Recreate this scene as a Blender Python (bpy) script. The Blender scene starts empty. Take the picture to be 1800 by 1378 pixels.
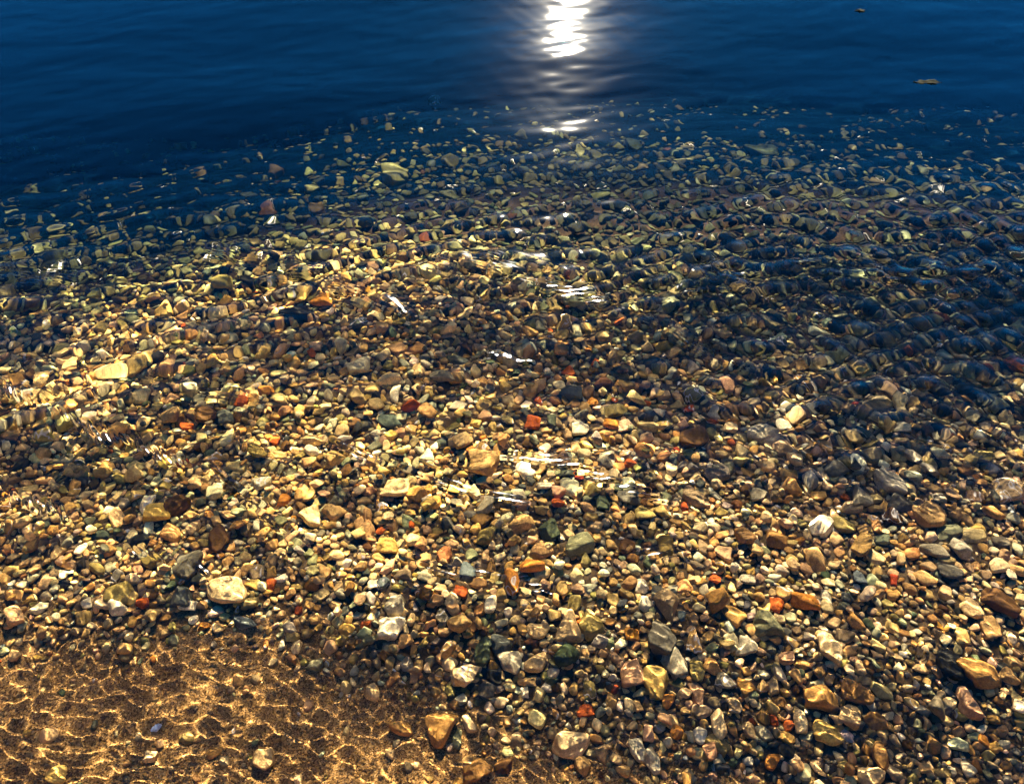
import bpy, bmesh, math, random
import numpy as np
from mathutils import Vector, Matrix

# ------------------------------------------------------------------ camera, sky, sun, exposure
S = bpy.context.scene
COL = S.collection
rng = np.random.default_rng(11)
random.seed(11)

CAM_H, PITCH, FOC = 1.0, math.radians(50.0), 1360.0      # metres, angle below the horizon, focal length in photo pixels
cam = bpy.data.cameras.new('camera')
cam.sensor_width = 36.0
cam.lens = 36.0 * FOC / 1800.0
cam.clip_start, cam.clip_end = 0.01, 500.0
cam_ob = bpy.data.objects.new('camera', cam)
COL.objects.link(cam_ob)
cam_ob.location = (0, 0, CAM_H)
cam_ob.rotation_euler = (math.pi / 2 - PITCH, 0, 0)
S.camera = cam_ob

SUN_EL, SUN_AZ = math.radians(24.1), math.radians(3.9)   # azimuth clockwise from +y
world = bpy.data.worlds.new('World')
S.world = world
world.use_nodes = True
wn, wl = world.node_tree.nodes, world.node_tree.links
sky = wn.new('ShaderNodeTexSky')
sky.sky_type = 'NISHITA'
sky.sun_disc = False
sky.sun_elevation = SUN_EL
sky.sun_rotation = SUN_AZ
sky.air_density, sky.dust_density, sky.ozone_density = 1.0, 0.1, 6.0
deep = wn.new('ShaderNodeMixRGB'); deep.blend_type = 'MULTIPLY'; deep.inputs[0].default_value = 1.0
deep.inputs[2].default_value = (0.022, 0.20, 0.31, 1)          # a deep blue clear evening sky
wl.new(sky.outputs['Color'], deep.inputs[1])
wl.new(deep.outputs[0], wn['Background'].inputs['Color'])
wn['Background'].inputs['Strength'].default_value = 0.05

sun = bpy.data.lights.new('sun', 'SUN')
sun.energy = 5.0
sun.angle = math.radians(0.5)
sun.color = (1.0, 0.88, 0.68)
sun_ob = bpy.data.objects.new('sun', sun)
COL.objects.link(sun_ob)
sd = Vector((math.sin(SUN_AZ) * math.cos(SUN_EL), math.cos(SUN_AZ) * math.cos(SUN_EL), math.sin(SUN_EL)))
sun_ob.rotation_euler = sd.to_track_quat('Z', 'Y').to_euler()
sun_ob.location = sd * 20
sun.cycles.is_caustics_light = True

S.view_settings.view_transform = 'Standard'
S.view_settings.look = 'None'
S.view_settings.gamma = 1.0
S.view_settings.exposure = 3.6
cy = S.cycles
cy.use_denoising = True
cy.denoiser = 'OPENIMAGEDENOISE'
cy.max_bounces = 8
cy.diffuse_bounces = 2
cy.use_adaptive_sampling = True
cy.adaptive_threshold = 0.03
cy.adaptive_min_samples = 20
cy.glossy_bounces = 3
cy.transmission_bounces = 6
cy.sample_clamp_indirect = 120.0
cy.blur_glossy = 0.0

# ------------------------------------------------------------------ helpers
def vnoise(x, y, seed=0):
    """smooth value noise in -1..1"""
    xi, yi = np.floor(x).astype(np.int64), np.floor(y).astype(np.int64)
    fx, fy = x - xi, y - yi
    fx, fy = fx * fx * fx * (fx * (fx * 6 - 15) + 10), fy * fy * fy * (fy * (fy * 6 - 15) + 10)
    def h(a, b):
        n = (a * 374761393 + b * 668265263 + seed * 974634777) & 0xffffffff
        n = ((n ^ (n >> 13)) * 1274126177) & 0xffffffff
        n = n ^ (n >> 16)
        return (n & 0xffff) / 32767.5 - 1.0
    a = h(xi, yi) * (1 - fx) + h(xi + 1, yi) * fx
    b = h(xi, yi + 1) * (1 - fx) + h(xi + 1, yi + 1) * fx
    return a * (1 - fy) + b * fy

def fbm(x, y, octs=3, seed=0):
    t, a = 0.0, 1.0
    for k in range(octs):
        t = t + a * vnoise(x * 2 ** k, y * 2 ** k, seed + k)
        a *= 0.5
    return t / 1.75

def sstep(a, b, t):
    t = np.clip((t - a) / (b - a), 0, 1)
    return t * t * (3 - 2 * t)

def ray(u, v):
    dx, dy = (u - 900) / FOC, -(v - 689) / FOC
    c, s = math.cos(PITCH), math.sin(PITCH)
    return np.array([dx, c + dy * s, -s + dy * c])

def at_water(u, v):
    d = ray(u, v)
    return np.array([0, 0, CAM_H]) + d * (CAM_H / -d[2])

# the edge where the shelf drops off, as photo points on the water plane
EDGE = np.array([at_water(u, v)[:2] for u, v in ((-500, 560), (0, 490), (230, 440), (420, 392), (600, 340), (800, 312), (1000, 300), (1300, 298), (1550, 315), (1800, 345), (2200, 380))])

def bed_z(x, y):
    e = np.interp(x, EDGE[:, 0], EDGE[:, 1])
    z = -0.045 - 0.075 * sstep(0.42, 1.1, y) - 0.07 * np.clip(y - 0.9, 0, 3)
    z = z + 0.09 * np.clip(0.3 - y, 0, 5)
    over = np.clip(y - e, 0, 30)
    z = z - 0.16 * over - 0.5 * (np.sqrt(over * over + 0.12) - 0.3464)
    z = np.maximum(z, -1.5 + 0.02 * z)
    return z + 0.007 * fbm(x * 5, y * 5, 3, 3) + 0.003 * fbm(x * 22, y * 22, 2, 9)

def at_bed(u, v):
    """where the line of sight through photo point (u, v), bent at the still water, meets the bed"""
    p = at_water(u, v)
    d = ray(u, v); d = d / np.linalg.norm(d)
    t = d[:2] / 1.333
    r = np.array([t[0], t[1], -math.sqrt(1 - t @ t)])
    q = p.copy()
    for _ in range(12):
        q = p + r * ((bed_z(q[0:1], q[1:2])[0]) / r[2])
    return q

def px_per_m(y):
    return FOC / (y * math.cos(PITCH) + CAM_H * math.sin(PITCH))

def link(name, me, mat, **props):
    o = bpy.data.objects.new(name, me)
    me.materials.append(mat)
    COL.objects.link(o)
    for k, v in props.items():
        o[k] = v
    return o

def mesh_from(name, verts, tris=None, quads=None, smooth=True):
    me = bpy.data.meshes.new(name)
    faces, n = (tris, 3) if tris is not None else (quads, 4)
    me.vertices.add(len(verts)); me.vertices.foreach_set('co', np.ascontiguousarray(verts, np.float32).ravel())
    me.loops.add(faces.size); me.loops.foreach_set('vertex_index', np.ascontiguousarray(faces, np.int32).ravel())
    me.polygons.add(len(faces)); me.polygons.foreach_set('loop_start', np.arange(0, faces.size, n, dtype=np.int32))
    me.update(calc_edges=True)
    me.polygons.foreach_set('use_smooth', np.full(len(faces), smooth))
    return me

def add_color(me, name, cols):
    a = me.attributes.new(name, 'FLOAT_COLOR', 'POINT')
    a.data.foreach_set('color', np.ascontiguousarray(cols, np.float32).ravel())

def grid_quads(nx, ny):
    i = np.arange(ny - 1)[:, None] * nx + np.arange(nx - 1)[None, :]
    i = i.ravel()
    return np.stack([i, i + 1, i + nx + 1, i + nx], 1)

def spaced(lo, hi, fine_lo, fine_hi, d, grow=1.06, most=0.2):
    c = list(np.arange(fine_lo, fine_hi, d))
    s = d
    while c[-1] < hi: s = min(s * grow, most); c.append(c[-1] + s)
    s = d; pre = [c[0]]
    while pre[-1] > lo: s = min(s * grow, most); pre.append(pre[-1] - s)
    return np.array(pre[:0:-1] + c)

# ------------------------------------------------------------------ materials
def new_mat(name):
    m = bpy.data.materials.new(name); m.use_nodes = True
    nt = m.node_tree; nt.nodes.clear()
    out = nt.nodes.new('ShaderNodeOutputMaterial')
    def N(t, **kw):
        n = nt.nodes.new('ShaderNode' + t)
        for k, v in kw.items(): setattr(n, k, v)
        return n
    return m, nt, out, N

def math_node(N, nt, op, a, b=None):
    n = N('Math', operation=op)
    for i, v in enumerate((a, b)):
        if v is None: continue
        if isinstance(v, (int, float)): n.inputs[i].default_value = v
        else: nt.links.new(v, n.inputs[i])
    return n.outputs[0]

def water_material():
    m, nt, out, N = new_mat('clear_lake_water')
    fr = N('Fresnel'); fr.inputs['IOR'].default_value = 1.333
    rf = N('BsdfGlass'); rf.inputs['IOR'].default_value = 1.333; rf.inputs['Roughness'].default_value = 0.0
    last = rf
    ru = N('Attribute', attribute_name='ruffle')
    for rough, part, dist in ((0.11, 0.010, 'BECKMANN'), (0.19, 0.0022, 'GGX'), (0.2, None, 'BECKMANN')):   # the finest wind ripples
        g1 = N('BsdfGlossy'); g1.inputs['Roughness'].default_value = rough; g1.distribution = dist
        mx = N('MixShader')
        if part is None: part = math_node(N, nt, 'MULTIPLY', ru.outputs['Fac'], 0.45)
        nt.links.new(math_node(N, nt, 'MULTIPLY', fr.outputs[0], part), mx.inputs[0])
        nt.links.new(last.outputs[0], mx.inputs[1]); nt.links.new(g1.outputs[0], mx.inputs[2])
        last = mx
    nt.links.new(mx.outputs[0], out.inputs['Surface'])
    return m

def stone_material():
    m, nt, out, N = new_mat('pebble_stone')
    at = N('Attribute', attribute_name='tone')
    co = N('TexCoord')
    n1 = N('TexNoise'); n1.inputs['Scale'].default_value = 55; n1.inputs['Detail'].default_value = 6; n1.inputs['Roughness'].default_value = 0.65
    n2 = N('TexNoise'); n2.inputs['Scale'].default_value = 420; n2.inputs['Detail'].default_value = 3
    nv = N('TexNoise'); nv.inputs['Scale'].default_value = 28; nv.inputs['Detail'].default_value = 2; nv.inputs['Distortion'].default_value = 0.6
    for n in (n1, n2, nv): nt.links.new(co.outputs['Object'], n.inputs['Vector'])
    # broad mottling and fine grain multiply the stone's own tone
    mr = N('MapRange'); mr.inputs[1].default_value = 0.25; mr.inputs[2].default_value = 0.75; mr.inputs[3].default_value = 0.45; mr.inputs[4].default_value = 1.5
    nt.links.new(n1.outputs['Fac'], mr.inputs[0])
    mg = N('MapRange'); mg.inputs[1].default_value = 0.3; mg.inputs[2].default_value = 0.7; mg.inputs[3].default_value = 0.72; mg.inputs[4].default_value = 1.22
    nt.links.new(n2.outputs['Fac'], mg.inputs[0])
    k = math_node(N, nt, 'MULTIPLY', mr.outputs[0], mg.outputs[0])
    vm = N('VectorMath', operation='SCALE')
    nt.links.new(at.outputs['Color'], vm.inputs[0]); nt.links.new(k, vm.inputs['Scale'])
    # pale veins where the attribute's alpha asks for them
    d = math_node(N, nt, 'ABSOLUTE', math_node(N, nt, 'SUBTRACT', nv.outputs['Fac'], 0.5))
    line = N('MapRange'); line.inputs[1].default_value = 0.0; line.inputs[2].default_value = 0.02; line.inputs[3].default_value = 1.0; line.inputs[4].default_value = 0.0
    nt.links.new(d, line.inputs[0])
    fac = math_node(N, nt, 'MULTIPLY', line.outputs[0], at.outputs['Alpha'])
    mix = N('MixRGB'); mix.inputs[2].default_value = (0.55, 0.5, 0.42, 1)
    nt.links.new(fac, mix.inputs[0]); nt.links.new(vm.outputs[0], mix.inputs[1])
    b = N('BsdfPrincipled'); b.inputs['Roughness'].default_value = 0.6; b.inputs['Specular IOR Level'].default_value = 0.03
    nt.links.new(mix.outputs[0], b.inputs['Base Color'])
    bp = N('Bump'); bp.inputs['Strength'].default_value = 0.5; bp.inputs['Distance'].default_value = 0.002
    nt.links.new(n1.outputs['Fac'], bp.inputs['Height']); nt.links.new(bp.outputs[0], b.inputs['Normal'])
    nt.links.new(b.outputs[0], out.inputs['Surface'])
    return m

def bed_material():
    m, nt, out, N = new_mat('sandy_bed')
    at = N('Attribute', attribute_name='zone')      # r: gravelly grit, g: dark blue of deep water painted on the bed
    sep = N('SeparateColor'); nt.links.new(at.outputs['Color'], sep.inputs[0])
    co = N('TexCoord')
    vo = N('TexVoronoi'); vo.inputs['Scale'].default_value = 700
    n1 = N('TexNoise'); n1.inputs['Scale'].default_value = 30; n1.inputs['Detail'].default_value = 6
    for n in (vo, n1): nt.links.new(co.outputs['Object'], n.inputs['Vector'])
    sc = N('SeparateColor'); nt.links.new(vo.outputs['Color'], sc.inputs[0])
    ramp = N('ValToRGB')
    e = ramp.color_ramp.elements
    e[0].position = 0.0; e[0].color = (0.055, 0.03, 0.012, 1)
    e[1].position = 1.0; e[1].color = (0.46, 0.29, 0.12, 1)
    for p, c in ((0.25, (0.14, 0.070, 0.02, 1)), (0.6, (0.31, 0.168, 0.052, 1)), (0.9, (0.40, 0.215, 0.065, 1))):
        x = e.new(p); x.color = c
    nt.links.new(sc.outputs[0], ramp.inputs[0])
    mx = N('MixRGB'); mx.inputs[2].default_value = (0.034, 0.025, 0.014, 1)
    mr = N('MapRange'); mr.inputs[3].default_value = 0.0; mr.inputs[4].default_value = 0.9
    nt.links.new(sep.outputs[0], mr.inputs[0]); nt.links.new(mr.outputs[0], mx.inputs[0]); nt.links.new(ramp.outputs[0], mx.inputs[1])
    mt = N('MapRange'); mt.inputs[1].default_value = 0.3; mt.inputs[2].default_value = 0.7; mt.inputs[3].default_value = 0.65; mt.inputs[4].default_value = 1.25
    nt.links.new(n1.outputs['Fac'], mt.inputs[0])
    vm = N('VectorMath', operation='SCALE'); nt.links.new(mx.outputs[0], vm.inputs[0]); nt.links.new(mt.outputs[0], vm.inputs['Scale'])
    mx2 = N('MixRGB'); mx2.inputs[2].default_value = (0.0002, 0.0022, 0.0052, 1)  # painted dimness of the deep water, laid over the bed colour
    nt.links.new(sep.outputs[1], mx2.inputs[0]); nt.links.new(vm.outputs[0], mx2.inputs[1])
    b = N('BsdfPrincipled'); b.inputs['Roughness'].default_value = 0.9; b.inputs['Specular IOR Level'].default_value = 0.0
    nt.links.new(mx2.outputs[0], b.inputs['Base Color'])
    bp = N('Bump'); bp.inputs['Strength'].default_value = 0.6; bp.inputs['Distance'].default_value = 0.0012
    nt.links.new(sc.outputs[1], bp.inputs['Height']); nt.links.new(bp.outputs[0], b.inputs['Normal'])
    nt.links.new(b.outputs[0], out.inputs['Surface'])
    return m

M_WATER, M_STONE, M_BED = water_material(), stone_material(), bed_material()

# ------------------------------------------------------------------ the bed
gx = spaced(-6, 6, -1.6, 1.6, 0.01, 1.1, 0.3)
gy = spaced(-3, 14, 0.1, 2.4, 0.01, 1.1, 0.3)
X, Y = np.meshgrid(gx, gy)
Z = bed_z(X, Y)
me = mesh_from('lake_bed', np.stack([X, Y, Z], -1).reshape(-1, 3), quads=grid_quads(len(gx), len(gy)))
E = np.interp(X, EDGE[:, 0], EDGE[:, 1])

def gravel_cover(x, y):
    """0 on open sand, 1 where stones lie closely"""
    # shore line of the gravel: photo points on the bed
    w = 0.05 * fbm(x * 7, y * 7, 2, 21)
    line = np.interp(x, GL[:, 0], GL[:, 1])
    return sstep(-0.07, 0.06, y - line + w)
GL = np.array([at_bed(u, v)[:2] for u, v in ((-400, 1060), (0, 1090), (250, 1100), (450, 1105), (620, 1150), (760, 1190), (900, 1250), (1100, 1330), (1300, 1420), (1800, 1560), (2200, 1600))])
gc = gravel_cover(X, Y)
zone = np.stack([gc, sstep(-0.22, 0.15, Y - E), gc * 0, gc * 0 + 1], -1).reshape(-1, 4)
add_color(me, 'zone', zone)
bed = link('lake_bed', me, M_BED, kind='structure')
bed.cycles.is_caustics_receiver = True

# ------------------------------------------------------------------ the water
RUFFLE = [None]
def wave_height(x, y):
    r = np.random.default_rng(5)
    h = np.zeros_like(x); RUFFLE[0] = np.zeros_like(x)
    wx = x + 0.03 * fbm(x * 3, y * 3, 2, 31)
    wy = y + 0.03 * fbm(x * 3, y * 3, 2, 37)
    far = sstep(0.8, 1.6, y)
    patch = 0.5 + 0.5 * fbm(x * 2.5, y * 2.5, 2, 51)
    def band(n, l0, l1, slope, spread, mean, amp):
        nonlocal h
        s = np.zeros_like(x)
        for _ in range(n):
            lam = l0 * (l1 / l0) ** r.random()
            a = math.radians(mean + spread * r.normal())
            k = 2 * math.pi / lam
            s += (slope / k) * np.sin(k * (wx * math.sin(a) + wy * math.cos(a)) + r.random() * 6.283)
        h += s * amp
    band(6, 0.3, 0.8, 0.016, 14, -4, 0.6 - 0.15 * far)
    band(12, 0.03, 0.07, 0.005, 20, -5, far)
    band(16, 0.07, 0.2, 0.014, 22, -6, 0.5 - 0.16 * far)
    near = 1 - sstep(0.4, 0.8, y)
    sandy = 1 - gravel_cover(x, y)
    band(16, 0.018, 0.032, 0.030, 30, 14, 0.8 * near * (0.35 + 0.65 * sandy))
    band(16, 0.035, 0.085, 0.034, 30, 4, 0.2 * near + 1.15 * (1 - near) * (0.45 + patch) * (1 - 0.93 * sstep(1.15, 1.65, y)) * (0.68 + 0.32 * sstep(-0.1, 0.6, x)))
    band(16, 0.018, 0.035, 0.018, 45, 10, (0.22 * near + 0.22 * patch * (1 - far)) * (1 - 0.7 * sandy))
    band(20, 0.011, 0.019, 0.036, 50, 15, 1.15 * (1 - sstep(0.30, 0.62, y)) * (1 - 0.85 * sandy) * (0.4 + patch))
    for pts, lam, wid, slope, *gd in PACKETS:
        P = np.array([at_water(u, v)[:2] for u, v in pts])
        lo, hi = P.min(0) - 3 * wid, P.max(0) + 3 * wid
        m = (x > lo[0]) & (x < hi[0]) & (y > lo[1]) & (y < hi[1])
        px, py = x[m], y[m]
        px = px + 0.018 * fbm(px * 9, py * 9, 2, 61); py = py + 0.018 * fbm(px * 9, py * 9, 2, 67)
        best = np.full(px.shape, 9.0); sg = best.copy(); tt = best.copy(); L = 0
        seg = np.linalg.norm(np.diff(P, axis=0), axis=1); tot = seg.sum()
        for k in range(len(P) - 1):
            dx, dy = (P[k + 1] - P[k]) / seg[k]
            t = np.clip((px - P[k, 0]) * dx + (py - P[k, 1]) * dy, 0, seg[k])
            ex, ey = px - P[k, 0] - t * dx, py - P[k, 1] - t * dy
            d = np.hypot(ex, ey); b = d < best
            best = np.where(b, d, best); sg = np.where(b, d * np.sign(dx * ey - dy * ex), sg); tt = np.where(b, (L + t) / tot, tt)
            L += seg[k]
        w = wid * (0.6 + 0.4 * np.sin(math.pi * tt))
        env = np.exp(-(sg / w) ** 2) * sstep(0, 0.12, tt) * (1 - sstep(0.88, 1, tt)) * np.clip((0.75 if gd else 0.5) + fbm(px * 16, py * 16, 3, 71), 0, 1.15)
        k = 2 * math.pi / lam
        wob = 4.0 * fbm(px * 28, py * 28, 3, 73)
        ph = k * sg + wob if not gd else k * (x[m] * math.sin(math.radians(gd[0])) + y[m] * math.cos(math.radians(gd[0]))) + 0.6 * wob + 1.3 * fbm(px * 75, py * 75, 2, 77)
        RUFFLE[0][m] = np.maximum(RUFFLE[0][m], env * (1.0 if gd else 0.12))
        h[m] += slope / k * env * np.sin(ph) + (0.0030 if lam > 0.033 else 0.0012) * np.exp(-(sg / (1.3 * wid)) ** 2) * sstep(0, 0.2, tt) * (1 - sstep(0.8, 1, tt))
    return h

# trains of fine capillary ripples riding on the low wave crests, as photo points on the water: line, wave length, width, slope
PACKETS = [
    (((1040, 505), (1130, 560), (1220, 610), (1400, 695), (1600, 795), (1820, 900)), 0.0085, 0.030, 0.12),
    (((1500, 610), (1640, 700), (1820, 770)), 0.008, 0.03, 0.10),
    (((330, 430), (450, 470), (560, 505), (650, 535), (740, 565), (860, 590)), 0.009, 0.035, 0.13),
    (((690, 425), (800, 460), (900, 480), (1010, 520)), 0.010, 0.05, 0.11),
    (((-60, 470), (80, 490), (170, 500)), 0.010, 0.04, 0.12),
    (((-60, 600), (30, 660), (130, 745), (230, 800), (330, 845), (440, 890)), 0.0085, 0.045, 0.11),
    (((660, 520), (705, 545), (740, 560)), 0.03, 0.016, 0.30, 44),
    (((860, 620), (905, 636), (950, 645)), 0.03, 0.014, 0.26, 15),
    (((960, 505), (1020, 520), (1080, 535)), 0.012, 0.014, 0.24, -6),
    (((-60, 640), (20, 690), (80, 720)), 0.012, 0.012, 0.77, 58),
    (((90, 720), (200, 770), (290, 805), (350, 830)), 0.012, 0.012, 0.73, 52),
    (((-60, 830), (30, 870), (90, 900), (130, 930)), 0.012, 0.012, 0.77, 51),
    (((340, 820), (420, 865), (500, 930), (560, 970), (620, 1010)), 0.012, 0.012, 0.62, 38),
    (((560, 770), (640, 800), (740, 835), (850, 860)), 0.012, 0.012, 0.52, 29),
    (((840, 865), (920, 885), (1010, 915)), 0.012, 0.012, 0.48, 8),
    (((860, 790), (960, 815), (1080, 850), (1200, 905)), 0.012, 0.012, 0.37, 2),
    (((220, 960), (300, 985), (370, 1015)), 0.012, 0.012, 0.65, 45),
    (((1120, 970), (1200, 1010), (1290, 1050)), 0.012, 0.012, 0.45, -13),
    (((700, 960), (800, 1000), (900, 1020), (1010, 1060)), 0.012, 0.012, 0.50, 12),
    (((230, 650), (330, 690), (420, 700), (540, 735)), 0.0085, 0.03, 0.12),
    (((1330, 905), (1420, 960), (1530, 1010)), 0.007, 0.022, 0.11),
    (((1100, 520), (1250, 490), (1450, 468), (1650, 478), (1850, 505)), 0.035, 0.05, 0.15),
]

wx_ = spaced(-6, 6, -1.15, 1.15, 0.0017, 1.03, 0.2)
wy_ = spaced(-0.55, 14, 0.22, 1.45, 0.0016, 1.012, 0.2)
X, Y = np.meshgrid(wx_, wy_)
H = wave_height(X, Y); ruf = RUFFLE[0].ravel().copy()
nx, ny = len(wx_), len(wy_)
V = np.stack([X, Y, H], -1).reshape(-1, 3)
Q = grid_quads(nx, ny)
# the body of water is closed below the bed so that it fills a volume
rim = np.concatenate([np.arange(nx), nx * np.arange(1, ny) + nx - 1, nx * (ny - 1) + np.arange(nx - 2, -1, -1), nx * np.arange(ny - 2, 0, -1)])
low = V[rim].copy(); low[:, 2] = -2.0
n0 = len(V)
m_ = len(rim)
j = np.arange(m_); j2 = (j + 1) % m_
side = np.stack([rim[j2], rim[j], n0 + j, n0 + j2], 1)
V = np.vstack([V, low, [[0, 5, -2.0]]])
c_ = len(V) - 1
bot = np.stack([n0 + j2[::2], n0 + j[::2], np.full(len(j[::2]), c_), n0 + (j2[::2] + 1 - n0 * 0) % m_], 1) if False else None
me = mesh_from('water', V, quads=np.vstack([Q, side]))
bm = bmesh.new(); bm.from_mesh(me); bm.verts.ensure_lookup_table()
bm.faces.new([bm.verts[n0 + i] for i in j[::-1]])
bm.to_mesh(me); bm.free()
at_ = me.attributes.new('ruffle', 'FLOAT', 'POINT'); at_.data.foreach_set('value', np.pad(ruf, (0, len(me.vertices) - len(ruf))).astype(np.float32))
water = link('water', me, M_WATER, kind='structure')
water.cycles.is_caustics_caster = True
print('water verts', len(V))

# added absorber in the deep water, keeps sun off the bed, its near side along the drop-off
m_, nt_, out_, N_ = new_mat('deep_water_absorber')
va = N_('VolumeAbsorption'); va.inputs['Color'].default_value = (0.0, 0.58, 0.72, 1); va.inputs['Density'].default_value = 5.5
nt_.links.new(va.outputs[0], out_.inputs['Volume'])
fx = np.linspace(-5.5, 5.5, 56)
fy = np.interp(fx, EDGE[:, 0], EDGE[:, 1]) + 1.7 + 0.3 * sstep(-1.3, -0.1, fx) + 0.05 * np.sin(fx * 9)
n_ = len(fx)
VV = np.concatenate([np.stack([fx, fy, fx * 0 - 0.05], 1), np.stack([fx, fy * 0 + 13, fx * 0 - 0.05], 1), np.stack([fx, fy * 0 + 13, fx * 0 - 1.95], 1), np.stack([fx, fy, fx * 0 - 1.95], 1)])
FF = []
for k in range(4):
    for i in range(n_ - 1):
        p, q = k * n_ + i, ((k + 1) % 4) * n_ + i
        FF.append((p, p + 1, q + 1, q))
FF += [(0, n_, 2 * n_, 3 * n_), (n_ - 1, 4 * n_ - 1, 3 * n_ - 1, 2 * n_ - 1)]
link('deep_water_sun_block', mesh_from('deep_water_sun_block', VV, quads=np.array(FF), smooth=False), m_, kind='structure')

# ------------------------------------------------------------------ stones
def ico(sub):
    bm = bmesh.new(); bmesh.ops.create_icosphere(bm, subdivisions=sub, radius=1)
    v = np.array([q.co[:] for q in bm.verts]); f = np.array([[q.index for q in t.verts] for t in bm.faces])
    bm.free()
    return v / np.linalg.norm(v, axis=1, keepdims=True), f
ICO = {s: ico(s) for s in (2, 3, 4)}


def stone_shape(sub, r, angular=0.5):
    """a worn stone: a sphere cut by soft planes"""
    u, f = ICO[sub]
    n = r.normal(size=(r.integers(7, 13), 3)); n /= np.linalg.norm(n, axis=1, keepdims=True)
    d = r.uniform(0.58, 1.0, len(n))
    n = np.vstack([n, np.eye(3), -np.eye(3)]); d = np.concatenate([d, np.ones(6)])
    p = 5 + 26 * angular
    rad = (np.maximum(u @ n.T, 0) / d) ** p
    rad = rad.sum(1) ** (-1 / p)
    k = r.normal(size=(5, 3)) * np.array([2, 2, 3, 5, 6])[:, None]
    rad *= 1 + (np.array([3, 3, 2, 1.3, 1])[:, None] * 0.016 * np.sin((u @ k.T).T + r.random((5, 1)) * 6)).sum(0)
    v = u * rad[:, None]
    return v / np.abs(v).max(0), f

PROTO = {s_: [stone_shape(s_, rng, a_) for a_ in np.linspace(0.05, 0.9, 36)] for s_ in (2, 3)}

COLOURS = {'tan': (.34, .225, .105), 'beige': (.42, .31, .18), 'cream': (.58, .46, .29), 'white': (.74, .68, .56), 'pale grey': (.34, .32, .27),
    'grey': (.20, .185, .15), 'dark grey': (.09, .088, .08), 'slate': (.065, .075, .08), 'blue-grey': (.10, .125, .15), 'black': (.016, .017, .017), 'ochre': (.36, .21, .075),
    'amber': (.36, .16, .035), 'rust': (.27, .065, .016), 'orange': (.40, .10, .025), 'red': (.30, .05, .02), 'olive': (.20, .165, .065),
    'grey-green': (.17, .18, .12), 'dark green': (.045, .06, .04), 'brown': (.20, .115, .045), 'dark brown': (.075, .042, .018), 'pinkish': (.40, .25, .165),
    'yellow': (.46, .33, .11), 'grey-brown': (.24, .185, .12)}
MIX = {'tan': 25, 'beige': 24, 'cream': 14, 'white': 3, 'pale grey': 8, 'grey': 5, 'dark grey': 4.5, 'slate': 1.5, 'black': 2.5, 'ochre': 9, 'amber': .5, 'rust': .5,
    'orange': .1, 'olive': 6, 'grey-green': 4, 'dark green': 1, 'brown': 5, 'dark brown': 2.5, 'pinkish': 2, 'yellow': .8, 'grey-brown': 9, 'blue-grey': .6}
CN = list(MIX); CW = np.array([MIX[k] for k in CN]); CW = CW / CW.sum()

FADE = np.array([(*at_water(u, v)[:2], w) for u, v, w in ((-400, 470, .2), (0, 440, .22), (250, 395, .25), (450, 340, .3), (650, 290, .36), (850, 290, .42), (1000, 304, .58), (1300, 318, .75), (1550, 336, .8), (1800, 365, .8), (2200, 400, .8))])  # line and width of the water fade painted into the stones
def depth_fade(x, y):
    """painted depth fade: stone tones darken where deep water would dim them"""
    e = np.interp(x, FADE[:, 0], FADE[:, 1])
    return sstep(0, 1, (y - e) / np.interp(x, FADE[:, 0], FADE[:, 2]) + 1) * (0.9 + 0.1 * fbm(x * 6, y * 6, 2, 15))

def tone_with_fade(c, x, y):  # stone tone by place, with the painted depth fade mixed in
    k = float(depth_fade(x, y))
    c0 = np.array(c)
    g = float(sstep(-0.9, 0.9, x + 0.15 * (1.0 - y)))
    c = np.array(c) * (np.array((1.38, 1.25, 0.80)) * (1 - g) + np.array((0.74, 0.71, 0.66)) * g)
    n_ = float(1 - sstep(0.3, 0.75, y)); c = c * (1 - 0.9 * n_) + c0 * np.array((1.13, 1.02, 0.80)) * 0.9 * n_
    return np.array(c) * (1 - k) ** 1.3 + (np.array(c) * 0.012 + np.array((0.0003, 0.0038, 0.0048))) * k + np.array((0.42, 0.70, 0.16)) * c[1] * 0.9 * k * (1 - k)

def to_photo(q):
    """photo point of a point under the still water"""
    D, dep = math.hypot(q[0], q[1]), max(-q[2], 1e-4)
    a, b = 0.0, D
    for _ in range(30):
        m = (a + b) / 2
        if m / math.hypot(m, CAM_H) > 1.333 * (D - m) / math.hypot(D - m, dep): b = m
        else: a = m
    d = np.array([q[0] / D * m, q[1] / D * m, -CAM_H])
    c, s_ = math.cos(PITCH), math.sin(PITCH)
    z = d[1] * c - d[2] * s_; up = d[1] * s_ + d[2] * c
    return 900 + FOC * d[0] / z, 689 - FOC * up / z

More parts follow.
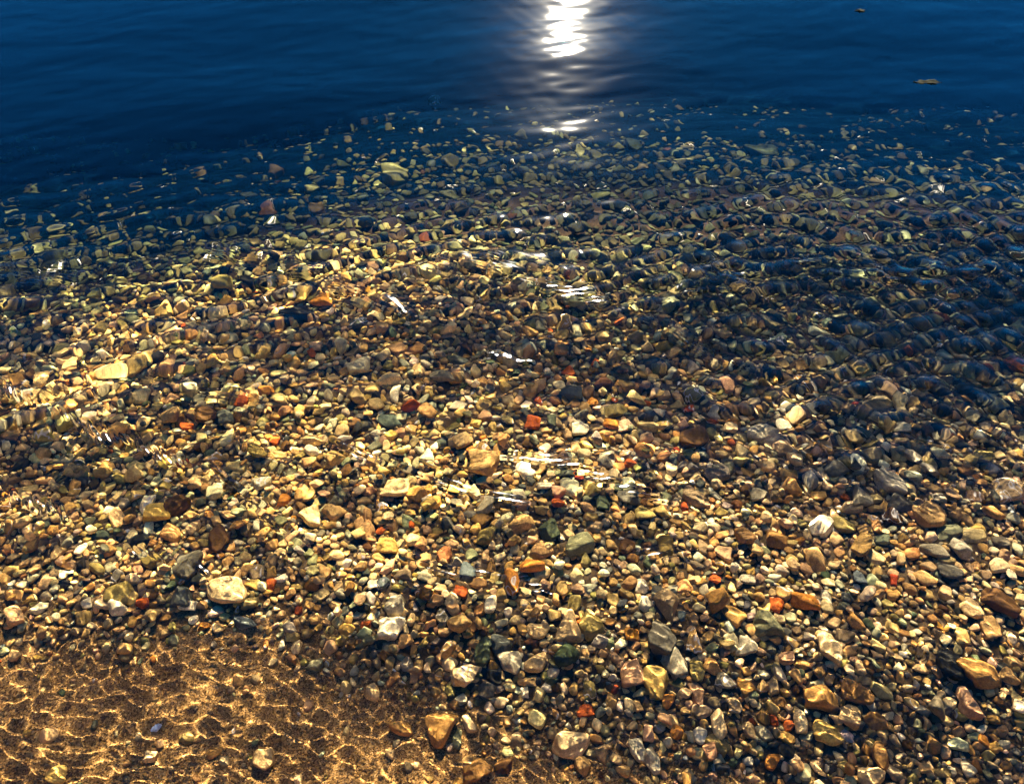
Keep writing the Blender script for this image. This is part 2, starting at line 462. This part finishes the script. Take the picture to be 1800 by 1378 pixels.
# stones one can pick out: photo u, v, width, height (photo pixels), colour, shape, own words (marks it as one that others are described by)
LAND = """
998 1104 42 48 beige w pale wedge-shaped stone veined with light
1040 1104 38 44 olive w
947 1110 36 26 beige a
1160 1122 46 54 dark_grey r big dark grey round stone
1174 1066 42 50 grey-brown w
881 1139 38 36 slate a
848 1150 29 46 dark_green o dark green upright oval stone
810 1188 46 34 cream a chalky cream block beside the sand
900 1170 42 36 pale_grey w
942 1169 38 31 beige a
867 1191 26 24 black o black egg-shaped pebble
928 1200 32 18 tan f
1115 1186 42 45 pinkish r
1153 1202 46 50 yellow w pale yellow triangular stone
1187 1164 38 44 pale_grey a
706 1281 38 24 ochre o ochre lozenge at the sand's edge
773 1285 54 52 ochre w big ochre triangular slab
804 1299 15 31 grey-green o
839 1352 45 38 brown r big rounded brown stone
825 1339 21 24 tan r
1001 1313 48 52 cream r big cream stone netted with light
1025 1346 26 28 tan r
1120 1318 27 38 pale_grey a
1145 1335 24 44 pale_grey l
1028 1249 28 19 rust o red-brown oval pebble
1037 1216 22 31 olive o
1174 1231 19 26 amber r
688 1106 38 34 white a bright white square stone
699 1063 31 38 pale_grey o
796 1054 29 21 cream a
903 1028 26 41 amber l long amber-brown stone
865 1063 19 31 white l
643 1101 16 16 orange r
810 1039 22 19 rust a
675 1025 22 22 blue-grey r
658 1030 19 16 white o
916 921 45 31 tan r
858 942 28 34 olive r
1016 959 45 34 grey-green a
961 935 33 31 dark_green a
683 962 34 28 yellow a
1011 1063 24 26 olive o
1127 1033 21 24 white r
668 934 13 13 orange r
969 1197 19 17 dark_green r
1190 1288 21 28 amber o
923 1219 13 17 white b
688 1327 19 17 beige o
1098 1358 24 21 tan r
886 1347 29 26 dark_brown o
1347 1096 48 42 grey-green b grey-green layered block
1713 1184 56 48 ochre b big golden-brown block
1663 1164 38 50 black r big black wet stone
1441 1233 50 38 ochre b ochre brick-shaped stone
1500 1224 50 30 brown l
1450 1292 43 40 yellow r pitted yellowish round stone
1538 1269 31 26 brown b
1460 1143 36 52 cream l long pale stone netted with light
1432 987 31 38 tan o smooth tan egg-shaped stone
1264 1271 24 48 cream l long cream finger-shaped stone
1292 1242 24 26 beige r
1226 1221 26 38 pinkish w
1219 1129 26 42 tan w
1314 1138 33 38 pale_grey a
1382 1160 24 22 pinkish b
1387 1275 19 16 orange r bright orange-red pebble
1361 1266 14 16 rust r
1405 1268 23 35 cream l
1354 1344 24 28 amber b amber-yellow chip
1547 1334 25 45 brown l
1528 1367 40 34 beige r
1257 1020 21 18 orange a orange-red angular chip
1365 1065 22 25 orange l
1415 1058 45 28 amber l
1500 1089 28 31 ochre w
1509 1016 22 24 blue-grey r
1571 1021 13 20 red l
1665 933 44 36 grey-green f grey-green flat slab
1684 966 38 31 pale_grey a
1640 968 38 28 grey o
1627 914 48 36 tan a
1753 994 30 24 cream o
1668 1004 38 28 dark_grey o
1751 1056 60 36 dark_brown a big dark brown craggy stone
1699 1070 31 34 beige r
1741 1105 31 38 tan o
1699 1240 28 48 pinkish l long pinkish stone
1772 1191 31 28 tan a
1360 952 38 31 brown a
1439 928 31 36 white a pale cracked white stone
1226 1177 26 38 olive o
1271 1198 34 28 grey r
1491 1257 31 36 beige l
1231 1292 21 24 white r
1316 1285 22 26 beige o
1566 912 38 24 dark_brown a
1450 1049 16 28 pale_grey o
1311 1018 28 16 pale_grey f
1491 1053 21 17 slate o
331 1000 44 42 dark_grey r big dark grey dome-like stone
322 1053 32 32 slate a
399 1042 66 44 cream o big pale cream oval stone
330 1068 29 20 white l
479 1028 20 17 orange w lone bright orange chip
432 1099 38 18 blue-grey l long blue-grey stone
264 1332 21 20 cream a cream chip lying on the sand
100 1366 30 26 yellow a
463 1339 34 36 beige a
376 1325 22 13 ochre o
520 1138 15 22 cream l
215 1042 40 36 olive r
253 1063 21 18 rust a
114 1013 15 18 white a
118 1030 15 13 black b
451 1006 26 24 grey-brown r
447 1025 26 18 yellow o
388 952 40 38 dark_brown r
548 914 34 36 cream r
94 933 22 16 ochre b
104 973 20 30 beige b
361 1101 19 13 amber o
340 1092 15 13 white o
153 1061 20 17 white w
208 1073 30 26 white a
524 1370 15 16 cream r
633 650 38 30 pale_grey r pale grey dome-shaped stone
999 655 22 20 orange w red-orange pointed stone
946 707 18 15 rust o
835 745 22 18 yellow o smooth yellow pebble
936 747 24 19 rust a
1021 759 28 25 white a white-grey lumpy stone
892 742 22 14 olive o
1159 730 16 18 white r
1163 748 29 17 yellow f
1083 723 38 20 olive f long flat olive stone
1004 692 36 27 slate o
1018 842 14 12 red r small bright red pebble
694 859 50 38 cream a big pale craggy stone
851 822 48 40 tan a big tan boulder-like stone
1064 815 32 30 grey r
798 861 21 15 yellow b
1040 863 28 25 olive a
1105 875 34 27 dark_grey b
958 856 24 15 white l
1060 887 22 22 dark_green r
1132 904 31 24 olive o
695 696 13 30 white l upright white sliver
685 668 42 26 cream w
1042 706 22 18 amber o
1081 707 16 15 rust w
779 665 42 20 grey o
979 887 22 17 rust b
1105 818 20 14 orange r
1190 794 12 12 red r
805 634 30 18 slate o
1541 713 48 34 grey-brown f broad grey-brown flat stone
1582 716 25 44 cream o pale kidney-shaped stone
1560 849 50 38 pale_grey o big pale grey-tan oval stone
1584 887 48 34 dark_grey o
1510 876 45 32 grey w
1493 895 38 24 grey-brown o
1768 863 52 42 beige r big pale stone by the striped ripples
1635 909 50 28 tan l
1393 863 31 27 ochre a
1220 774 46 36 dark_brown r
1340 767 48 30 pale_grey l speckled pale grey slab
1394 808 24 28 cream a
1584 754 28 20 pale_grey o
1289 745 22 18 amber r amber-brown smooth pebble
1253 742 18 14 rust r
1282 757 24 22 cream b
1212 721 24 16 red o
1500 713 13 11 red r
1374 747 24 18 white o
1367 603 36 24 blue-grey f blue-grey flat stone
1444 585 38 18 white f
1493 602 28 20 pale_grey a
1558 600 32 22 grey-brown r
1343 607 13 10 red r
1469 631 28 20 grey-green r
1405 644 36 18 brown f
1751 663 18 14 cream b
1746 685 36 18 grey f
1660 561 22 17 rust b
1609 566 42 24 tan l long tan stone under the ripples
1705 549 36 18 pinkish o
1780 644 28 20 orange o
1725 808 32 28 olive r
1746 904 36 20 ochre l
1425 849 24 24 pale_grey a
1333 870 32 22 grey a
1776 607 31 18 yellow f
525 552 58 20 black f long black flat stone
394 501 38 28 olive a yellow-olive stone at the drop-off
549 622 15 13 orange r
182 624 21 16 white r
201 656 52 24 cream f broad cream flat stone
469 689 25 17 amber o
426 707 18 17 rust r
549 796 25 18 white o clean white oval pebble
553 777 35 20 beige a
484 777 17 17 rust r
501 786 17 24 dark_brown l
327 752 21 17 orange r
365 733 31 24 dark_brown r
397 733 28 28 slate r
314 890 38 38 dark_brown a dark brown lump
280 904 52 32 yellow a
457 852 34 31 pale_grey r
261 890 22 31 white l
102 460 36 42 olive o tall olive stone at the drop-off
150 610 22 18 pale_grey r
385 552 30 18 cream r
573 532 36 26 amber r
692 315 50 38 cream a cream lump on the drop-off
485 307 25 22 amber r lone amber stone in deep water
472 375 26 24 orange r orange-brown stone in deep water
555 377 30 30 amber a
370 393 22 17 grey-green r
790 287 28 38 tan a tan lump beyond the drop-off
762 183 18 24 beige a
1115 262 26 26 grey-green r
1017 270 18 24 cream o
1335 270 54 22 grey-green f wide green-grey slab in deep water
"""

SHAPE = {'r': ('rounded', .25, .66), 'o': ('oval', .12, .6), 'a': ('angular', .8, .7), 'w': ('wedge-shaped', .95, .6), 'f': ('flat', .4, .42), 'l': ('elongated', .45, .75), 'b': ('blocky', 1.0, .8)}

class Packer:
    def __init__(s_): s_.g = {}
    def free(s_, x, y, r, slack):
        for key, (c, top, g) in s_.g.items():
            R = (r + top) * slack
            for i in range(int((x - R) // c), int((x + R) // c) + 1):
                for j in range(int((y - R) // c), int((y + R) // c) + 1):
                    for (a, b, q) in g.get((i, j), ()):
                        if (a - x) ** 2 + (b - y) ** 2 < ((r + q) * slack) ** 2: return False
        return True
    def add(s_, x, y, r):
        k = int(math.floor(math.log2(r / 0.001)))
        if k not in s_.g: s_.g[k] = (2 ** (k + 1) * 0.001 * 1.5, 2 ** (k + 1) * 0.001, {})
        c, t, g = s_.g[k]
        g.setdefault((int(x // c), int(y // c)), []).append((x, y, r))

def rot(yaw, a, b):
    return np.array(Matrix.Rotation(a, 3, 'X') @ Matrix.Rotation(b, 3, 'Y') @ Matrix.Rotation(yaw, 3, 'Z'))

pk = Packer()
singles = []      # (photo u, v, size px, colour, shape, words, position, verts, faces, tone, anchor)
for ln in LAND.strip().splitlines():
    t = ln.split(' ', 6)
    u, v, w, h = (float(k) for k in t[:4]); col = t[4].replace('_', ' '); sh = t[5]; own = t[6] if len(t) > 6 else None
    q = at_bed(u, v)
    m = px_per_m(q[1])
    dep = PITCH + math.atan((v - 689) / FOC)
    hw = 1.22 * w / m / 2; hd = 1.22 * h / m / 2 / (0.55 + 0.45 * math.sin(dep)); ang, flat = SHAPE[sh][1:]
    hz = min(flat * math.sqrt(hw * hd), 0.9 * max(hw, hd))
    vv, ff = stone_shape(4, rng, ang * 0.8 + 0.1 * rng.random())
    if sh == 'w':       # narrower towards one end
        vv = vv.copy(); vv[:, 0] *= 0.78 - 0.42 * vv[:, 1] * rng.choice((-1, 1)); vv[:, 0] /= np.abs(vv[:, 0]).max()
    yaw = rng.normal() * 0.3 if sh in 'ra' else rng.normal() * 0.12
    if sh in 'la' and 1200 < u and w > 0.8 * h: yaw -= 0.45
    R = rot(yaw, rng.normal() * 0.12, rng.normal() * 0.12)
    vv = (vv * (hw, hd, hz)) @ R.T
    z = bed_z(q[0:1], q[1:2])[0] + hz * 0.62
    z = min(z, -0.007 - vv[:, 2].max())
    singles.append([u, v, max(w, h), col, sh, own, (q[0], q[1], z), vv, ff, tone_with_fade(np.array(COLOURS[col]) * (1.04, 0.98, 0.82) * rng.uniform(.9, 1.12), q[0], q[1]), own is not None])
    pk.add(q[0], q[1], 0.5 * (hw + hd))
n_land = len(singles)

# the closely lying gravel: big stones first, ever smaller ones between them
stones = []
for (r0, r1, n, slack) in [(0.020, 0.026, 60, .85), (0.0140, 0.0190, 800, .74), (0.0085, 0.0125, 14000, .68), (0.0065, 0.0090, 36000, .68), (0.0042, 0.0062, 130000, .68), (0.0026, 0.0040, 110000, .72)]:
    xs = rng.uniform(-1.7, 1.7, n); ys = rng.uniform(0.0, 2.3, n)
    e = np.interp(xs, EDGE[:, 0], EDGE[:, 1]); g = gravel_cover(xs, ys)
    far = sstep(-0.15, 0.55, ys - e + 0.18 * fbm(xs * 4, ys * 4, 2, 95))
    small = r0 < 0.0085
    near = 1 - sstep(0.35, 0.65, ys + 0.1 * fbm(xs * 6, ys * 6, 2, 81))
    keep = rng.random(n) < np.clip((0.025 if small else 0.008) + g, 0, 1) * (1 - 0.95 * far) * (1 - (0.0 if small else 0.72) * near)
    keep &= np.abs(xs) < 0.85 + 0.55 * ys
    if r0 < 0.004: keep &= ys < 0.8
    elif r0 < 0.006: keep &= ys < 1.35
    for x, y in zip(xs[keep], ys[keep]):
        rr = rng.uniform(r0, r1)
        if pk.free(x, y, rr, slack):
            pk.add(x, y, rr); stones.append((x, y, rr, 0))
# a second, loose layer lying on the first
top = Packer()
for sg in singles: top.add(sg[6][0], sg[6][1], sg[2] / px_per_m(sg[6][1]) / 2)
for (r0, r1, n) in [(0.011, 0.017, 1500), (0.006, 0.010, 7000)]:
    xs = rng.uniform(-1.6, 1.6, n); ys = rng.uniform(0.05, 1.6, n)
    e = np.interp(xs, EDGE[:, 0], EDGE[:, 1]); g = gravel_cover(xs, ys)
    keep = (rng.random(n) < g * (0.35 + 0.65 * sstep(0.4, 0.7, ys)) * (0.5 + 0.5 * fbm(xs * 6, ys * 6, 2, 91))) & (ys < e) & (np.abs(xs) < 0.85 + 0.55 * ys)
    for x, y in zip(xs[keep], ys[keep]):
        rr = rng.uniform(r0, r1)
        if top.free(x, y, rr, 1.0):
            top.add(x, y, rr); stones.append((x, y, rr, 1))
print('gravel stones', len(stones), 'landmarks', n_land)

st = np.array(stones)
zb = bed_z(st[:, 0], st[:, 1])
built = []
for i, (x, y, rr, lay) in enumerate(stones):
    k = int(np.clip(rng.normal(0.64, 0.26), 0, 0.999) * 36)
    v, f = PROTO[3 if rr > 0.0083 else 2][k]
    sc = np.array([rng.uniform(1.0, 1.3), rng.uniform(0.68, 0.98), rng.uniform(0.38, 0.72)]) * rr
    tl = 0.22 + 0.15 * lay
    R = rot(rng.uniform(0, 6.283), 0, 0); R = rot(0, rng.normal() * tl, rng.normal() * tl) @ R
    w = (v * sc) @ R.T
    z = zb[i] + sc[2] * rng.uniform(0.3, 0.7) + (0.011 if lay else 0)
    z = min(z, -0.005 - w[:, 2].max()) if y > -0.1 else z
    cn = CN[rng.choice(len(CN), p=CW)]
    c = tone_with_fade(np.array(COLOURS[cn]) * (1.06, 1.0, 0.80) * rng.uniform(0.72, 1.3) * (1 + rng.normal(size=3) * 0.06), x, y)
    built.append((w, f, c, cn, (x, y, z), rr, k))

# the largest of these in the picture become things of their own as well
cand = []
for i, b in enumerate(built):
    if b[5] < 0.0085: continue
    u, v = to_photo(b[4])
    if 20 < u < 1780 and 330 < v < 1350: cand.append((b[5] * px_per_m(b[4][1]), i, u, v))
cand.sort(reverse=True)
picked = set()
for sz, i, u, v in cand[:max(0, 296 - n_land)]:
    w, f, c, cn, p, rr, k = built[i]; picked.add(i)
    flat = np.ptp(w[:, 2]) < 0.55 * max(np.ptp(w[:, 0]), np.ptp(w[:, 1]))
    singles.append([u, v, 2 * sz, cn, 'f' if flat else ('r', 'o', 'a', 'b')[min(3, k * 4 // 36)], None, p, w, f, c, False])

vs, fs, cs, off = [], [], [], 0
for i, (w, f, c, cn, p, rr, k) in enumerate(built):
    if i in picked: continue
    vs.append(w + p); fs.append(f + off); off += len(w)
    cs.append(np.tile(np.append(c, 1.0 if rng.random() < 0.06 else 0.0), (len(w), 1)))
me = mesh_from('pebbles', np.vstack(vs), tris=np.vstack(fs))
add_color(me, 'tone', np.vstack(cs))
peb = link('pebbles', me, M_STONE, kind='stuff', label='wet brown, tan and grey pebbles covering the shallow lake bed', category='pebbles')
peb.cycles.is_caustics_receiver = True
print('verts', off)

# labels: what the stone looks like, then which easily found stone it lies by
anchors = [q for q in singles if q[10]]
seen = set()
def words_for(q):
    size = 'big' if q[2] >= 46 else '' if q[2] >= 28 else 'small'
    return ' '.join(x for x in (size, q[3], SHAPE[q[4]][0], 'stone' if q[2] >= 26 else 'pebble') if x)
def relation(q, a):
    du, dv = q[0] - a[0], q[1] - a[1]
    if abs(dv) > 0.8 * abs(du): return 'just beyond' if dv < 0 else 'shoreward of'
    return 'beside'
def label_for(q):
    near = sorted((a for a in anchors if a is not q), key=lambda a: (a[0] - q[0]) ** 2 + (a[1] - q[1]) ** 2)[:6]
    own = q[5] or words_for(q)
    if q[5]: tries = [own + ' ' + relation(q, near[k]) + ' the ' + near[k][5] for k in range(3)]
    else:
        tries = [own + ' ' + relation(q, near[0]) + ' the ' + near[0][5]]
        tries += [own + ' between the ' + near[i][5] + ' and the ' + near[j][5] for i, j in ((0, 1), (0, 2), (1, 2))]
        tries += [own + ' ' + relation(q, near[k]) + ' the ' + near[k][5] for k in range(1, 6)]
        tries += [t.replace(own, own + ' ' + ex) for ex in ('lying low', 'standing proud') for t in tries[:1]]
    ok = [t for t in tries if len(t.split()) <= 16]
    for t in ok:
        if t not in seen: break
    seen.add(t)
    return t
for q in singles:
    nm = 'stone' if q[2] >= 26 else 'pebble'
    me = mesh_from(nm, q[7], tris=q[8])
    add_color(me, 'tone', np.tile(np.append(q[9], 1.0 if rng.random() < 0.08 else 0.0), (len(q[7]), 1)))
    o = link(nm, me, M_STONE, label=label_for(q), category=nm, group='stones that stand out on the lake bed')
    o.location = q[6]
    o.cycles.is_caustics_receiver = True
print('singles', len(singles), 'labels', len(seen))

# ------------------------------------------------------------------ a shell on the sand, scraps of weed on the water
def plain(name, col, rough=0.6, spec=0.3):
    m, nt, out, N = new_mat(name)
    b = N('BsdfPrincipled'); b.inputs['Roughness'].default_value = rough; b.inputs['Specular IOR Level'].default_value = spec
    n = N('TexNoise'); n.inputs['Scale'].default_value = 180; n.inputs['Detail'].default_value = 4
    co = N('TexCoord'); nt.links.new(co.outputs['Object'], n.inputs['Vector'])
    r = N('ValToRGB'); r.color_ramp.elements[0].position = .3; r.color_ramp.elements[1].position = .7
    r.color_ramp.elements[0].color = (*[c * .55 for c in col], 1); r.color_ramp.elements[1].color = (*[min(1, c * 1.3) for c in col], 1)
    nt.links.new(n.outputs['Fac'], r.inputs[0]); nt.links.new(r.outputs[0], b.inputs['Base Color'])
    nt.links.new(b.outputs[0], out.inputs['Surface'])
    return m

def shell(u, v, size, yaw):
    na, nr = 33, 10
    P, F = [], []
    for side_ in (0, 1):
        for i in range(nr):
            r = i / (nr - 1)
            for k in range(na):
                a = math.radians(-62 + 124 * k / (na - 1))
                rad = r * (0.86 + 0.14 * math.cos(a)) * (1 + 0.03 * math.cos(16 * a) * r)
                z = 0.34 * math.sin(math.pi * min(r, .96) ** 0.75) * math.cos(a * 1.1) + 0.025 * math.cos(16 * a) * r - 0.05 * side_
                P.append((rad * math.sin(a), rad * math.cos(a) - 0.45, z))
    n = na * nr
    for i in range(nr - 1):
        for k in range(na - 1):
            q = i * na + k
            F.append((q, q + 1, q + na + 1, q + na)); F.append((n + q, n + q + na, n + q + na + 1, n + q + 1))
    for k in range(na - 1):
        q = (nr - 1) * na + k; F.append((q, q + 1, n + q + 1, n + q))
    V = np.array(P) * size
    me = mesh_from('shell', V, quads=np.array(F))
    o = link('shell', me, plain('shell', (0.42, 0.48, 0.62), 0.35, 0.4), label='tiny blue-white seashell lying alone on the bare sand', category='shell')
    q = at_bed(u, v); o.location = (q[0], q[1], q[2] + 0.002); o.rotation_euler = (0.25, 0.1, yaw)
    o.cycles.is_caustics_receiver = True
shell(276, 1279, 0.009, 0.5)

M_WEED = plain('weed', (0.003, 0.004, 0.002), 0.9, 0.02)
def weed(u, v, length, width, yaw, label, seed):
    r = np.random.default_rng(seed)
    n, mrows = 26, 7
    V = []
    ph = r.random(6) * 6
    for side_ in (0, 1):
        for i in range(n):
            t = i / (n - 1)
            half = width / 2 * (math.sin(math.pi * min(max(t, .015), .985)) ** 0.7) * (1 + 0.35 * math.sin(9 * t + ph[0]) + 0.2 * math.sin(23 * t + ph[1]))
            for k in range(mrows):
                s_ = k / (mrows - 1) * 2 - 1
                V.append(((t - .5) * length, s_ * half + 0.12 * width * math.sin(4 * t + ph[2]), 0.0012 * math.sin(7 * t + ph[3]) * abs(s_) + 0.0008 * math.sin(15 * t + 3 * s_) - 0.0008 * side_ + 0.0008))
    F = []; N0 = n * mrows
    for i in range(n - 1):
        for k in range(mrows - 1):
            q = i * mrows + k
            F.append((q, q + mrows, q + mrows + 1, q + 1)); F.append((N0 + q, N0 + q + 1, N0 + q + mrows + 1, N0 + q + mrows))
        for k in (0, mrows - 1):
            q = i * mrows + k; F.append((q, N0 + q, N0 + q + mrows, q + mrows) if k == 0 else (q + mrows, N0 + q + mrows, N0 + q, q))
    me = mesh_from('floating_weed', np.array(V), quads=np.array(F))
    o = link('floating_weed', me, M_WEED, label=label, category='weed', group='weed scraps drifting on the deep water')
    p = at_water(u, v); o.location = (p[0], p[1], wave_height(np.array([p[0]]), np.array([p[1]]))[0]); o.rotation_euler = (0, 0, yaw)
weed(1630, 145, 0.07, 0.022, -0.12, 'larger ragged olive scrap of weed floating on the dark blue water', 3)
weed(1512, 20, 0.035, 0.015, 0.3, 'tiny dark scrap of weed floating by itself farther out on the water', 8)
